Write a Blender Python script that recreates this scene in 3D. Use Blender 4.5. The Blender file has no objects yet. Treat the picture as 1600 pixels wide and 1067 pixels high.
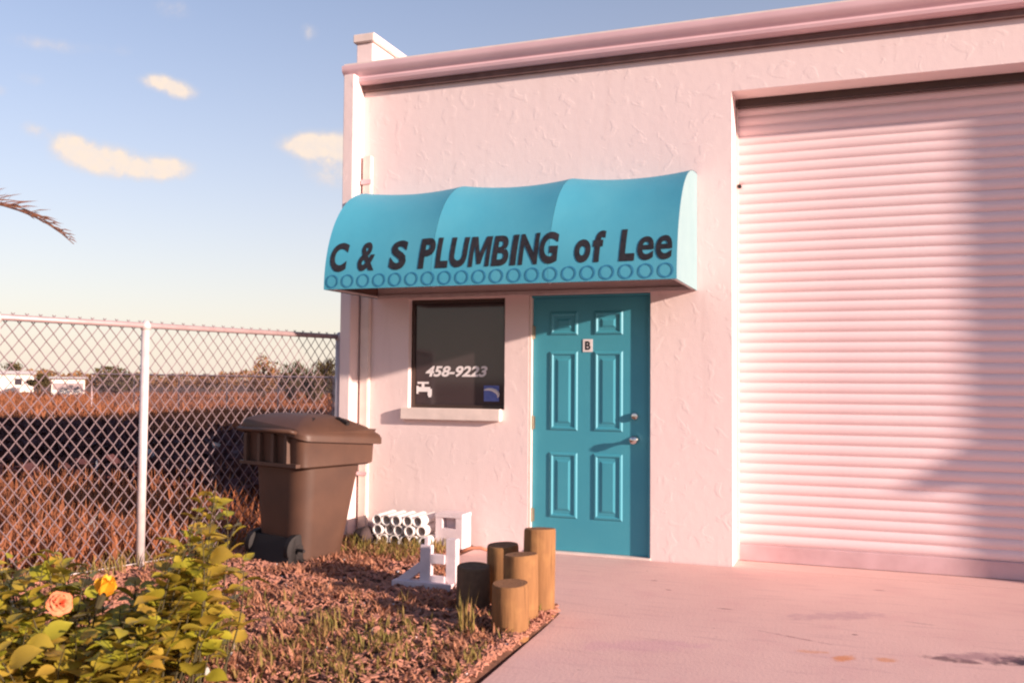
import bpy, bmesh, math, random
from mathutils import Vector, Matrix, noise
random.seed(7)
R = math.radians
scene = bpy.context.scene
COL = scene.collection

# ------------------------------------------------------------------ camera
CAM = Vector((2.488, -7.111, 1.36))
yaw, pitch, roll = .358, .043, .008
FW = Vector((-math.sin(yaw)*math.cos(pitch), math.cos(yaw)*math.cos(pitch), math.sin(pitch)))
r0 = Vector((math.cos(yaw), math.sin(yaw), 0)); u0 = r0.cross(FW)
RT = r0*math.cos(roll) + u0*math.sin(roll); UP = u0*math.cos(roll) - r0*math.sin(roll)
cd = bpy.data.cameras.new('camera'); cam = bpy.data.objects.new('camera', cd); COL.objects.link(cam)
M3 = Matrix((RT, UP, -FW)).transposed()
cam.matrix_world = Matrix.Translation(CAM) @ M3.to_4x4()
cd.sensor_width = 36; cd.lens = 1453.72/1600*36; cd.clip_end = 3000; cd.clip_start = .05
cd.dof.use_dof = True; cd.dof.focus_distance = 8.0; cd.dof.aperture_fstop = 4.0
scene.camera = cam
scene.cycles.filter_width = 2.2

# ------------------------------------------------------------------ light and exposure
SUN = Vector((1, -.25, .248)).normalized()                   # towards the sun: low, from the right, slightly in front
sl = bpy.data.lights.new('sun', 'SUN'); sl.energy = 5.0; sl.angle = R(1.1); sl.color = (1, .79, .66)
so = bpy.data.objects.new('sun', sl); COL.objects.link(so)
so.rotation_euler = SUN.to_track_quat('Z', 'Y').to_euler(); so.location = (20, -5, 8)
scene.view_settings.view_transform = 'Standard'; scene.view_settings.look = 'None'
scene.view_settings.exposure = 1.04; scene.view_settings.gamma = 1.0

w = bpy.data.worlds.new('World'); scene.world = w; w.use_nodes = True
nt = w.node_tree; nt.nodes.clear()
class G:                                                     # tiny node-graph helper
    def __init__(s, tree): s.t = tree
    def n(s, typ, **kw):
        x = s.t.nodes.new(typ)
        for k, v in kw.items():
            if k.startswith('i_'):
                key = k[2:]; key = int(key) if key.isdigit() else key
                x.inputs[key].default_value = v
            else: setattr(x, k, v)
        return x
    def l(s, a, b): s.t.links.new(a, b)
    def m(s, op, a, b=None, c=None, clamp=False):
        x = s.t.nodes.new('ShaderNodeMath'); x.operation = op; x.use_clamp = clamp
        for i, v in enumerate((a, b, c)):
            if v is None: continue
            if isinstance(v, (int, float)): x.inputs[i].default_value = v
            else: s.l(v, x.inputs[i])
        return x.outputs[0]
    def mix(s, fac, a, b, blend='MIX'):
        x = s.t.nodes.new('ShaderNodeMix'); x.data_type = 'RGBA'; x.blend_type = blend
        for sock, v in ((x.inputs[0], fac), (x.inputs[6], a), (x.inputs[7], b)):
            if isinstance(v, (int, float)): sock.default_value = v
            elif isinstance(v, tuple): sock.default_value = (*v, 1) if len(v) == 3 else v
            else: s.l(v, sock)
        return x.outputs[2]
g = G(nt)
sky = g.n('ShaderNodeTexSky', sky_type='NISHITA', sun_disc=False, sun_elevation=math.asin(SUN.z),
          sun_rotation=math.atan2(SUN.x, SUN.y), altitude=0, air_density=1.0, dust_density=.4, ozone_density=1.0)
geo = g.n('ShaderNodeNewGeometry'); sx = g.n('ShaderNodeSeparateXYZ')
tc = g.n('ShaderNodeTexCoord'); g.l(tc.outputs['Generated'], sx.inputs[0])
el = g.m('ARCSINE', sx.outputs[2]); az = g.m('ARCTAN2', sx.outputs[0], sx.outputs[1])
elp = g.m('MAXIMUM', el, 0.0)
hz = g.m('POWER', 2.718, g.m('MULTIPLY', elp, -3.9))           # warm haze towards the horizon, the same all round
WARM = (7.9, 6.7, 5.7)
skyc = g.mix(1.0, sky.outputs[0], (1.12, 1.26, 1.60), 'MULTIPLY')
base = g.mix(g.m('MULTIPLY', hz, .93), skyc, WARM)
# clouds: small fair-weather puffs with their own bearing and height
cmb = g.n('ShaderNodeCombineXYZ'); g.l(az, cmb.inputs[0]); g.l(el, cmb.inputs[1])
n1 = g.n('ShaderNodeTexNoise', i_Scale=30.0, i_Detail=7.0, i_Roughness=.6); g.l(cmb.outputs[0], n1.inputs['Vector'])
n2 = g.n('ShaderNodeTexNoise', i_Scale=85.0, i_Detail=5.0, i_Roughness=.6); g.l(cmb.outputs[0], n2.inputs['Vector'])
CL = [(-46.3, 12.9, .75, .55, .95), (-45.0, 12.35, 1.7, .72, .95), (-43.0, 11.9, 2.2, .62, .9), (-41.2, 12.1, 1.5, .55, .85), (-41.6, 16.75, 1.0, .45, .8), (-40.5, 16.35, .9, .45, .75),
      (-33.3, 13.9, 1.5, .6, .75), (-31.4, 13.9, 1.9, .85, .95), (-31.2, 12.4, 2.0, 1.0, .5), (-41.0, 20.7, 1.1, .6, .38), (-33.1, 20.3, .55, .5, .5), (-47.4, 17.9, 2.4, .5, .30),
      (-48.0, 13.4, .7, .45, .42), (-50.2, 15.2, .8, .35, .45), (-43.6, 18.2, 1.2, .4, .2), (-37.5, 16.6, 1.2, .4, .15), (-48.3, 16.0, .9, .4, .25),
      (-63, 14, 3.5, 1.0, .85), (-72, 19, 3, .9, .7), (-90, 12, 5, 1.1, .85), (-14, 17, 4, 1.0, .8), (10, 13, 5, 1.1, .85), (40, 16, 4, 1.0, .8),
      (75, 12, 5, 1.1, .8), (130, 15, 5, 1.1, .8), (160, 20, 4, 1.1, .8), (-130, 15, 5, 1.1, .85), (-160, 18, 4, 1.0, .8)]
tot = None
for a, e, sa, se, amp in CL:
    da = g.m('DIVIDE', g.m('SUBTRACT', az, R(a)), R(sa)); de = g.m('DIVIDE', g.m('SUBTRACT', el, R(e)), R(se))
    v = g.m('MULTIPLY', g.m('POWER', 2.718, g.m('MULTIPLY', g.m('ADD', g.m('MULTIPLY', da, da), g.m('MULTIPLY', de, de)), -1.0)), amp)
    tot = v if tot is None else g.m('ADD', tot, v)
ns = g.m('ADD', g.m('MULTIPLY', g.m('SUBTRACT', n1.outputs[0], .5), 2.6), g.m('MULTIPLY', g.m('SUBTRACT', n2.outputs[0], .5), 1.0))
dens = g.m('MULTIPLY', tot, g.m('ADD', 1.0, ns))
mr = g.n('ShaderNodeMapRange', interpolation_type='SMOOTHSTEP'); g.l(dens, mr.inputs[0]); mr.inputs[1].default_value = .08; mr.inputs[2].default_value = .85
base2 = g.mix(g.m('MULTIPLY', mr.outputs[0], g.m('ADD', .62, g.m('MULTIPLY', n2.outputs[0], .6)), clamp=True), base, g.mix(mr.outputs[0], (6.9, 5.9, 5.4), (8.3, 6.9, 5.8)))
bg = g.n('ShaderNodeBackground'); bg.inputs[1].default_value = .06; g.l(base2, bg.inputs[0])
wo = g.n('ShaderNodeOutputWorld'); g.l(bg.outputs[0], wo.inputs[0])

# ------------------------------------------------------------------ materials
MATS = {}
def mat(name, c1, c2=None, scale=8, rough=.8, bump=0, bscale=30, spec=.3, metal=0, detail=4, island=None, trans=0, obj=False):
    if name in MATS: return MATS[name]
    m = bpy.data.materials.new(name); m.use_nodes = True; t = m.node_tree; G_ = G(t)
    b = t.nodes['Principled BSDF']; b.inputs['Roughness'].default_value = rough
    b.inputs['Specular IOR Level'].default_value = spec; b.inputs['Metallic'].default_value = metal
    tcx = G_.n('ShaderNodeTexCoord'); co = tcx.outputs['Object']
    col = None
    nz = G_.n('ShaderNodeTexNoise', i_Scale=scale, i_Detail=detail); G_.l(co, nz.inputs['Vector'])
    mrx = G_.n('ShaderNodeMapRange'); G_.l(nz.outputs[0], mrx.inputs[0]); mrx.inputs[1].default_value = .3; mrx.inputs[2].default_value = .7
    col = G_.mix(mrx.outputs[0], c1, c2 or tuple(v*.85 for v in c1))
    if island:                                               # each leaf, blade or chip its own tint
        gi = G_.n('ShaderNodeNewGeometry'); oi = G_.n('ShaderNodeObjectInfo')
        rr = G_.m('FRACT', G_.m('ADD', gi.outputs['Random Per Island'], G_.m('MULTIPLY', oi.outputs['Random'], 7.31)))
        ramp = G_.n('ShaderNodeValToRGB'); cr = ramp.color_ramp
        for i, c in enumerate(island):
            p = i/(len(island)-1)
            e = cr.elements[0] if i == 0 else (cr.elements[1] if i == len(island)-1 else cr.elements.new(p))
            e.position = p; e.color = (*c, 1)
        G_.l(rr, ramp.inputs[0]); col = G_.mix(.25, ramp.outputs[0], col)
    G_.l(col, b.inputs['Base Color'])
    if bump:
        nb = G_.n('ShaderNodeTexNoise', i_Scale=bscale, i_Detail=5.0); G_.l(co, nb.inputs['Vector'])
        bp = G_.n('ShaderNodeBump', i_Strength=1.0, i_Distance=bump); G_.l(nb.outputs[0], bp.inputs['Height']); G_.l(bp.outputs[0], b.inputs['Normal'])
    if trans:
        tr = G_.n('ShaderNodeBsdfTranslucent'); G_.l(col, tr.inputs[0]); ms = G_.n('ShaderNodeMixShader'); ms.inputs[0].default_value = trans
        G_.l(b.outputs[0], ms.inputs[1]); G_.l(tr.outputs[0], ms.inputs[2]); G_.l(ms.outputs[0], t.nodes['Material Output'].inputs[0])
    MATS[name] = m; return m

def stucco_mat():
    m = bpy.data.materials.new('pink_stucco'); m.use_nodes = True; t = m.node_tree; q = G(t); b = t.nodes['Principled BSDF']
    b.inputs['Roughness'].default_value = .9; b.inputs['Specular IOR Level'].default_value = .15
    tcx = q.n('ShaderNodeTexCoord'); co = tcx.outputs['Object']
    a = q.n('ShaderNodeTexNoise', i_Scale=1.3, i_Detail=6.0); q.l(co, a.inputs['Vector'])
    c = q.mix(a.outputs[0], (.81, .665, .635), (.77, .60, .59))
    # faint streaks of dirt running down
    mp = q.n('ShaderNodeMapping'); mp.inputs['Scale'].default_value = (6, 6, .6); q.l(co, mp.inputs[0])
    d = q.n('ShaderNodeTexNoise', i_Scale=1.5, i_Detail=4.0); q.l(mp.outputs[0], d.inputs['Vector'])
    dm = q.n('ShaderNodeMapRange'); q.l(d.outputs[0], dm.inputs[0]); dm.inputs[1].default_value = .58; dm.inputs[2].default_value = .8
    c = q.mix(q.m('MULTIPLY', dm.outputs[0], .25), c, (.55, .40, .38)); q.l(c, b.inputs['Base Color'])
    # trowelled relief: short overlapping knife marks over a fine grain
    k = q.n('ShaderNodeTexNoise', i_Scale=8.5, i_Detail=2.5, i_Distortion=.7); q.l(co, k.inputs['Vector'])
    km = q.n('ShaderNodeMapRange', interpolation_type='SMOOTHSTEP'); q.l(k.outputs[0], km.inputs[0]); km.inputs[1].default_value = .56; km.inputs[2].default_value = .66
    f = q.n('ShaderNodeTexNoise', i_Scale=90.0, i_Detail=4.0); q.l(co, f.inputs['Vector'])
    f2 = q.n('ShaderNodeTexNoise', i_Scale=14.0, i_Detail=4.0); q.l(co, f2.inputs['Vector'])
    h = q.m('ADD', q.m('MULTIPLY', km.outputs[0], .36), q.m('ADD', q.m('MULTIPLY', f.outputs[0], .22), q.m('MULTIPLY', f2.outputs[0], .7)))
    bp = q.n('ShaderNodeBump', i_Strength=1.0, i_Distance=.0020); q.l(h, bp.inputs['Height']); q.l(bp.outputs[0], b.inputs['Normal'])
    return m

def concrete_mat():
    m = bpy.data.materials.new('concrete'); m.use_nodes = True; t = m.node_tree; q = G(t); b = t.nodes['Principled BSDF']
    b.inputs['Roughness'].default_value = .85; b.inputs['Specular IOR Level'].default_value = .25
    tcx = q.n('ShaderNodeTexCoord'); co = tcx.outputs['Object']
    a = q.n('ShaderNodeTexNoise', i_Scale=.8, i_Detail=8.0, i_Roughness=.6); q.l(co, a.inputs['Vector'])
    s = q.n('ShaderNodeTexNoise', i_Scale=55.0, i_Detail=4.0); q.l(co, s.inputs['Vector'])
    c = q.mix(a.outputs[0], (.82, .54, .48), (.58, .35, .32)); c = q.mix(q.m('MULTIPLY', s.outputs[0], .35), c, (.56, .35, .33))
    # brushed drag marks
    mp = q.n('ShaderNodeMapping'); mp.inputs['Scale'].default_value = (1.2, 9, 1); mp.inputs['Rotation'].default_value = (0, 0, .25); q.l(co, mp.inputs[0])
    st = q.n('ShaderNodeTexNoise', i_Scale=2.2, i_Detail=5.0); q.l(mp.outputs[0], st.inputs['Vector'])
    sm = q.n('ShaderNodeMapRange'); q.l(st.outputs[0], sm.inputs[0]); sm.inputs[1].default_value = .55; sm.inputs[2].default_value = .8
    c = q.mix(q.m('MULTIPLY', sm.outputs[0], .42), c, (.40, .22, .24))
    sp = q.n('ShaderNodeTexNoise', i_Scale=19.0, i_Detail=3.0); q.l(co, sp.inputs['Vector'])
    spm = q.n('ShaderNodeMapRange'); q.l(sp.outputs[0], spm.inputs[0]); spm.inputs[1].default_value = .69; spm.inputs[2].default_value = .76
    c = q.mix(q.m('MULTIPLY', spm.outputs[0], .55), c, (.30, .16, .15))
    mo = q.n('ShaderNodeTexNoise', i_Scale=3.2, i_Detail=6.0, i_Roughness=.65); q.l(co, mo.inputs['Vector'])
    mom = q.n('ShaderNodeMapRange'); q.l(mo.outputs[0], mom.inputs[0]); mom.inputs[1].default_value = .52; mom.inputs[2].default_value = .72
    c = q.mix(q.m('MULTIPLY', mom.outputs[0], .35), c, (.62, .34, .34))
    sep = q.n('ShaderNodeSeparateXYZ'); q.l(co, sep.inputs[0])
    wob = q.n('ShaderNodeTexNoise', i_Scale=13.0, i_Detail=6.0, i_Roughness=.65); q.l(co, wob.inputs['Vector'])
    def spot(x, y, rx, ry, ang, colr, amp):
        nonlocal c
        dx = q.m('SUBTRACT', sep.outputs[0], x); dy = q.m('SUBTRACT', sep.outputs[1], y); ca, sa = math.cos(ang), math.sin(ang)
        ux = q.m('DIVIDE', q.m('ADD', q.m('MULTIPLY', dx, ca), q.m('MULTIPLY', dy, sa)), rx)
        uy = q.m('DIVIDE', q.m('SUBTRACT', q.m('MULTIPLY', dy, ca), q.m('MULTIPLY', dx, sa)), ry)
        dd = q.m('ADD', q.m('ADD', q.m('MULTIPLY', ux, ux), q.m('MULTIPLY', uy, uy)), q.m('MULTIPLY', q.m('SUBTRACT', wob.outputs[0], .5), 3.4))
        r_ = q.n('ShaderNodeMapRange', interpolation_type='SMOOTHSTEP'); q.l(dd, r_.inputs[0]); r_.inputs[1].default_value = 1.2; r_.inputs[2].default_value = .1
        r_.inputs[3].default_value = 0; r_.inputs[4].default_value = 1
        c = q.mix(q.m('MULTIPLY', r_.outputs[0], amp), c, colr)
    spot(3.30, -1.84, .27, .10, .3, (.03, .02, .04), .95); spot(2.90, -1.96, .15, .05, -.1, (.12, .06, .07), .8); spot(3.05, -1.85, .2, .09, .3, (.25, .13, .16), .6)
    spot(2.40, -2.14, .085, .055, .9, (.62, .22, .07), .75); spot(2.60, -2.08, .06, .045, .2, (.62, .24, .09), .6); spot(2.25, -2.08, .10, .03, .2, (.6, .25, .12), .5)
    spot(2.14, -1.83, .20, .012, -.35, (.30, .15, .15), .7); spot(2.35, -1.25, .35, .10, .5, (.46, .27, .29), .55); spot(1.72, -1.33, .05, .015, 0, (.25, .12, .12), .8)
    spot(1.15, -.70, .03, .015, .4, (.3, .15, .15), .7); spot(1.3, -.95, .03, .015, -.3, (.3, .15, .15), .7); spot(2.45, -1.65, .02, .012, 0, (.2, .1, .1), .9); spot(2.8, -1.25, .09, .012, -.2, (.35, .2, .2), .6)
    spot(2.6, -.42, .05, .015, 0, (.3, .15, .15), .6); spot(1.4, -2.3, .4, .12, .4, (.60, .33, .36), .5)
    q.l(c, b.inputs['Base Color'])
    bp = q.n('ShaderNodeBump', i_Strength=1.0, i_Distance=.0015); q.l(s.outputs[0], bp.inputs['Height']); q.l(bp.outputs[0], b.inputs['Normal'])
    return m

def wood_mat():
    m = bpy.data.materials.new('landscape_timber'); m.use_nodes = True; t = m.node_tree; q = G(t); b = t.nodes['Principled BSDF']
    b.inputs['Roughness'].default_value = .85; b.inputs['Specular IOR Level'].default_value = .2
    tcx = q.n('ShaderNodeTexCoord'); co = tcx.outputs['Object']; oi = q.n('ShaderNodeObjectInfo')
    ad = q.n('ShaderNodeVectorMath', operation='ADD'); q.l(co, ad.inputs[0]); q.l(oi.outputs['Random'], ad.inputs[1])
    mp = q.n('ShaderNodeMapping'); mp.inputs['Scale'].default_value = (16, 16, 1.6); q.l(ad.outputs[0], mp.inputs[0])
    a = q.n('ShaderNodeTexNoise', i_Scale=2.5, i_Detail=6.0); q.l(mp.outputs[0], a.inputs['Vector'])
    bl = q.n('ShaderNodeTexNoise', i_Scale=9.0, i_Detail=4.0); q.l(ad.outputs[0], bl.inputs['Vector'])
    c = q.mix(a.outputs[0], (.33, .160, .066), (.15, .072, .032)); bm = q.n('ShaderNodeMapRange'); q.l(bl.outputs[0], bm.inputs[0]); bm.inputs[1].default_value = .5; bm.inputs[2].default_value = .8
    c = q.mix(q.m('MULTIPLY', bm.outputs[0], .45), c, (.44, .23, .085))
    fl = q.n('ShaderNodeMapping'); fl.inputs['Scale'].default_value = (1, 1, 0); q.l(co, fl.inputs[0]); ln_ = q.n('ShaderNodeVectorMath', operation='LENGTH'); q.l(fl.outputs[0], ln_.inputs[0])
    rg = q.m('MULTIPLY', q.m('ADD', q.m('SINE', q.m('ADD', q.m('MULTIPLY', ln_.outputs['Value'], 420.0), q.m('MULTIPLY', bl.outputs[0], 7.0))), 1.0), .5)
    gn = q.n('ShaderNodeNewGeometry'); sn_ = q.n('ShaderNodeSeparateXYZ'); q.l(gn.outputs['True Normal'], sn_.inputs[0])
    c = q.mix(q.m('GREATER_THAN', sn_.outputs[2], .7), c, q.mix(rg, (.30, .15, .075), (.20, .095, .05)))
    mp2 = q.n('ShaderNodeMapping'); mp2.inputs['Scale'].default_value = (30, 30, .8); q.l(ad.outputs[0], mp2.inputs[0]); ck = q.n('ShaderNodeTexNoise', i_Scale=1.6, i_Detail=3.0); q.l(mp2.outputs[0], ck.inputs['Vector'])
    ckm = q.n('ShaderNodeMapRange'); q.l(ck.outputs[0], ckm.inputs[0]); ckm.inputs[1].default_value = .62; ckm.inputs[2].default_value = .70
    c = q.mix(q.m('MULTIPLY', ckm.outputs[0], .7), c, (.10, .045, .02)); q.l(c, b.inputs['Base Color'])
    bp = q.n('ShaderNodeBump', i_Strength=1.0, i_Distance=.004); q.l(a.outputs[0], bp.inputs['Height']); q.l(bp.outputs[0], b.inputs['Normal'])
    return m

STUCCO = stucco_mat(); CONC = concrete_mat(); TIMBER = wood_mat()
TIMBERSH = mat('shaded_timber', (.16, .095, .058), (.10, .060, .038), scale=18, rough=.9, bump=.004, bscale=30)  # copy of the timber with the neighbours' shade put into its colour
CREAM = mat('cream_trim', (.80, .66, .60), rough=.6, bump=.0006, bscale=60)
GUTTER = mat('gutter_paint', (.74, .50, .52), (.66, .43, .46), scale=2, rough=.45, spec=.4)
SLAT = mat('shutter_paint', (.79, .610, .610), (.74, .55, .565), scale=1.2, rough=.5, spec=.35, bump=.0006, bscale=25)
SLATB = mat('shutter_bar', (.60, .40, .42), (.50, .32, .33), scale=5, rough=.6, bump=.001, bscale=20)
TEAL = mat('teal_door_paint', (.050, .285, .375), (.058, .305, .39), scale=3, rough=.45, spec=.4, bump=.0004, bscale=60)
VINYL = mat('teal_vinyl', (.070, .365, .50), (.095, .40, .52), scale=2.2, rough=.6, spec=.3, bump=.004, bscale=3.5, trans=.12)
VINYLSUN = mat('sunlit_vinyl', (.20, .31, .34), (.23, .34, .36), scale=3, rough=.6, spec=.25)  # paler copy of the teal vinyl, sunlight put into the colour
INNERSH = mat('inner_shade_brown', (.16, .085, .07), (.13, .07, .06), scale=6, rough=.8)  # inside of the teal cloth, its shade put into the brown
INK = mat('black_print', (.012, .013, .018), (.03, .025, .03), scale=30, rough=.7)
RINGINK = mat('blue_print', (.02, .16, .30), (.03, .2, .36), scale=30, rough=.7)
GUTTERSH = mat('gutter_shade_brown', (.12, .065, .06), (.16, .09, .08), scale=10, rough=.7)  # shade under the gutter, put in as colour
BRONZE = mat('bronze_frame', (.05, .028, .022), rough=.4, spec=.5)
GLASS = mat('dark_glass', (.050, .034, .036), (.058, .040, .042), scale=2, rough=.06, spec=.6)
WHITEP = mat('white_print', (.82, .76, .76), rough=.7)
BLUEP = mat('blue_sticker', (.14, .18, .48), (.10, .14, .4), scale=30, rough=.5)
METAL = mat('bright_metal', (.8, .76, .72), rough=.22, metal=1)
HINGE = mat('brass_hinge', (.35, .30, .22), rough=.4, metal=.7)
GALV = mat('galvanised_steel', (.72, .62, .60), (.60, .50, .50), scale=14, rough=.42, metal=.25, spec=.5)
RAILM = mat('rail_steel', (.46, .33, .33), (.38, .26, .26), scale=14, rough=.45, metal=.25, spec=.5)
WIRE = mat('fence_wire', (.30, .21, .22), (.23, .16, .17), scale=9, rough=.5, metal=.25, spec=.5)
BIN = mat('brown_bin_plastic', (.095, .046, .030), (.068, .034, .024), scale=4, rough=.5, spec=.35, bump=.0008, bscale=120)
BIND = mat('black_rubber', (.02, .015, .015), rough=.7)
WPAINT = mat('white_paint', (.74, .62, .64), (.64, .52, .54), scale=12, rough=.7, bump=.001, bscale=40)
PVC = mat('white_plastic', (.82, .76, .74), (.74, .66, .63), scale=10, rough=.4)
SOIL = mat('soil', (.10, .045, .03), (.16, .07, .045), scale=14, rough=.95, bump=.02, bscale=24)
GROUND = mat('dry_ground', (.17, .085, .06), (.11, .055, .04), scale=.35, rough=.95, bump=.03, bscale=6)
CHIP = mat('bark_chips', (.36, .16, .10), (.26, .11, .07), scale=20, rough=.9, island=[(.46, .20, .15), (.24, .10, .075), (.54, .28, .22), (.10, .045, .04), (.36, .16, .10)])
WEED = mat('dry_weeds', (.26, .10, .05), (.18, .075, .04), scale=.5, rough=.9, trans=.25, island=[(.36, .115, .05), (.24, .08, .04), (.32, .15, .055), (.15, .06, .032), (.40, .16, .08)])
LITTER = mat('leaf_litter', (.34, .15, .08), (.24, .10, .05), scale=6, rough=.9, trans=.2, island=[(.44, .18, .10), (.26, .10, .05), (.36, .20, .08), (.50, .24, .15)])
BRUSHSH = mat('shaded_maroon_leaf', (.075, .030, .034), (.05, .022, .026), scale=3, rough=.8, trans=.1, island=[(.08, .03, .034), (.05, .022, .028), (.11, .04, .036)])  # maroon leaves with the building's shadow put into their dark colour
GRASS = mat('green_weeds', (.20, .17, .05), (.26, .16, .05), scale=4, rough=.8, trans=.3, island=[(.20, .18, .04), (.30, .20, .07), (.14, .13, .03), (.36, .20, .08)])
LEAF = mat('shrub_leaf', (.16, .16, .02), (.26, .24, .03), scale=40, rough=.42, spec=.4, trans=.28, island=[(.36, .34, .025), (.12, .13, .02), (.52, .46, .03), (.20, .20, .022), (.62, .50, .04), (.07, .075, .018), (.42, .37, .03), (.14, .14, .02), (.50, .28, .05)])
STEM = mat('shrub_stem', (.07, .055, .025), rough=.85)
PETAL = mat('orange_petal', (.78, .22, .10), (.86, .32, .16), scale=30, rough=.6, trans=.3)
PETALY = mat('yellow_petal', (.85, .48, .03), (.85, .40, .03), scale=30, rough=.6, trans=.3)
BARK = mat('bark', (.16, .10, .07), (.10, .06, .045), scale=6, rough=.95, bump=.02, bscale=10)
CROWN = mat('tree_leaf', (.10, .075, .03), (.075, .06, .03), scale=2, rough=.8, trans=.2, island=[(.11, .085, .03), (.07, .06, .025), (.16, .10, .04), (.09, .06, .03)])
CROWNR = mat('russet_leaf', (.26, .11, .05), (.2, .09, .04), scale=2, rough=.8, trans=.2, island=[(.28, .12, .05), (.18, .08, .04), (.22, .13, .05)])
PALM = mat('palm_leaf', (.26, .12, .09), (.20, .09, .06), scale=6, rough=.6, trans=.25, island=[(.26, .11, .08), (.34, .14, .13), (.22, .10, .05)])
OFFWHITE = mat('offwhite_wall', (.80, .70, .62), (.74, .62, .55), scale=.6, rough=.8)
ROOFG = mat('grey_roof', (.35, .27, .27), rough=.8)
DARKW = mat('dark_window', (.05, .04, .05), rough=.2)
STONE = mat('dark_stone', (.05, .035, .035), (.08, .05, .05), scale=12, rough=.9, bump=.01, bscale=20)
ORANGE = mat('rusty_pipe', (.52, .20, .12), rough=.7)

# ------------------------------------------------------------------ mesh helpers
class MB:
    def __init__(s): s.v = []; s.f = []
    def add(s, vs, fs):
        o = len(s.v); s.v += [tuple(p) for p in vs]; s.f += [tuple(i+o for i in f) for f in fs]; return s
    def box(s, x0, x1, y0, y1, z0, z1):
        return s.add([(x0,y0,z0),(x1,y0,z0),(x1,y1,z0),(x0,y1,z0),(x0,y0,z1),(x1,y0,z1),(x1,y1,z1),(x0,y1,z1)],
                     [(0,3,2,1),(4,5,6,7),(0,1,5,4),(1,2,6,5),(2,3,7,6),(3,0,4,7)])
    def tube(s, pts, rad, n=8, cap=True):
        pts = [Vector(p) for p in pts]; rad = rad if isinstance(rad, (list, tuple)) else [rad]*len(pts)
        rings = []; o = len(s.v); ref = None
        for i, p in enumerate(pts):
            d = (pts[min(i+1, len(pts)-1)] - pts[max(i-1, 0)]).normalized()
            if ref is None: ref = Vector((0,0,1)) if abs(d.z) < .9 else Vector((1,0,0))
            a = d.cross(ref).normalized(); b = a.cross(d).normalized(); ref = b
            for k in range(n):
                t = 2*math.pi*k/n; s.v.append(tuple(p + (a*math.cos(t) + b*math.sin(t))*rad[i]))
        for i in range(len(pts)-1):
            for k in range(n): s.f.append((o+i*n+k, o+i*n+(k+1)%n, o+(i+1)*n+(k+1)%n, o+(i+1)*n+k))
        if cap: s.f.append(tuple(o+k for k in reversed(range(n)))); s.f.append(tuple(o+(len(pts)-1)*n+k for k in range(n)))
        return s
    def prism(s, poly, axis, a, b):                           # polygon in the two other axes, extruded along axis
        n = len(poly); vs = []
        for c in (a, b):
            for (p, q) in poly: vs.append((c,p,q) if axis == 'x' else ((p,c,q) if axis == 'y' else (p,q,c)))
        return s.add(vs, [tuple(range(n)), tuple(range(2*n-1, n-1, -1))] + [(i, i+n, (i+1)%n+n, (i+1)%n) for i in range(n)])
    def build(s, name, m, parent=None, origin=None, smooth=False, bevel=0, fix=True):
        me = bpy.data.meshes.new(name); me.from_pydata(s.v, [], s.f)
        if fix or bevel:
            bm = bmesh.new(); bm.from_mesh(me); bmesh.ops.recalc_face_normals(bm, faces=bm.faces)
            if bevel: bmesh.ops.bevel(bm, geom=bm.edges[:], offset=bevel, segments=2, affect='EDGES', clamp_overlap=True)
            bm.to_mesh(me); bm.free()
        return link(name, me, m, parent, origin, smooth)
def root_origin(o):
    v = Vector((0,0,0))
    while o is not None: v += o.location; o = o.parent
    return v
def link(name, me, m, parent=None, origin=None, smooth=False):
    if m is not None: me.materials.append(m)
    if smooth: me.polygons.foreach_set('use_smooth', [True]*len(me.polygons))
    o = bpy.data.objects.new(name, me); COL.objects.link(o)
    base = root_origin(parent); org = Vector(origin) if origin is not None else base
    me.transform(Matrix.Translation(-org)); o.location = org - base
    if parent is not None: o.parent = parent
    me.update(); return o
def tag(o, label=None, cat=None, group=None, kind=None):
    if label: o['label'] = label
    if cat: o['category'] = cat
    if group: o['group'] = group
    if kind: o['kind'] = kind
    return o
def empty(name, loc, label, cat, group=None, rz=0):
    o = bpy.data.objects.new(name, None); COL.objects.link(o); o.location = loc; o.rotation_euler = (0,0,rz); o.empty_display_size = .2
    return tag(o, label, cat, group)
def copy_mesh(src, parent, loc, rot=None, scale=None):
    c = src.copy(); COL.objects.link(c); c.parent = parent; c.location = loc
    if rot is not None: c.rotation_euler = rot
    if scale is not None: c.scale = scale
    return c
def smooth_by_angle(o, ang=35):
    me = o.data; bm = bmesh.new(); bm.from_mesh(me)
    for f in bm.faces: f.smooth = True
    for e in bm.edges:
        if len(e.link_faces) == 2 and e.calc_face_angle(0) > R(ang): e.smooth = False
    bm.to_mesh(me); bm.free()

# ------------------------------------------------------------------ the setting: ground, apron, bed
mb = MB(); NG = 48
rings = [0, 3, 8, 20, 45, 100, 300, 900]
vs = [(0, 0, -.03)]; fs = []
for ri, rr in enumerate(rings[1:]):
    for k in range(NG): vs.append((rr*math.cos(2*math.pi*k/NG), rr*math.sin(2*math.pi*k/NG), -.03))
for k in range(NG): fs.append((0, 1+k, 1+(k+1)%NG))
for ri in range(len(rings)-2):
    for k in range(NG): a = 1+ri*NG; fs.append((a+k, a+NG+k, a+NG+(k+1)%NG, a+(k+1)%NG))
tag(mb.add(vs, fs).build('ground', GROUND), kind='structure')

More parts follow.
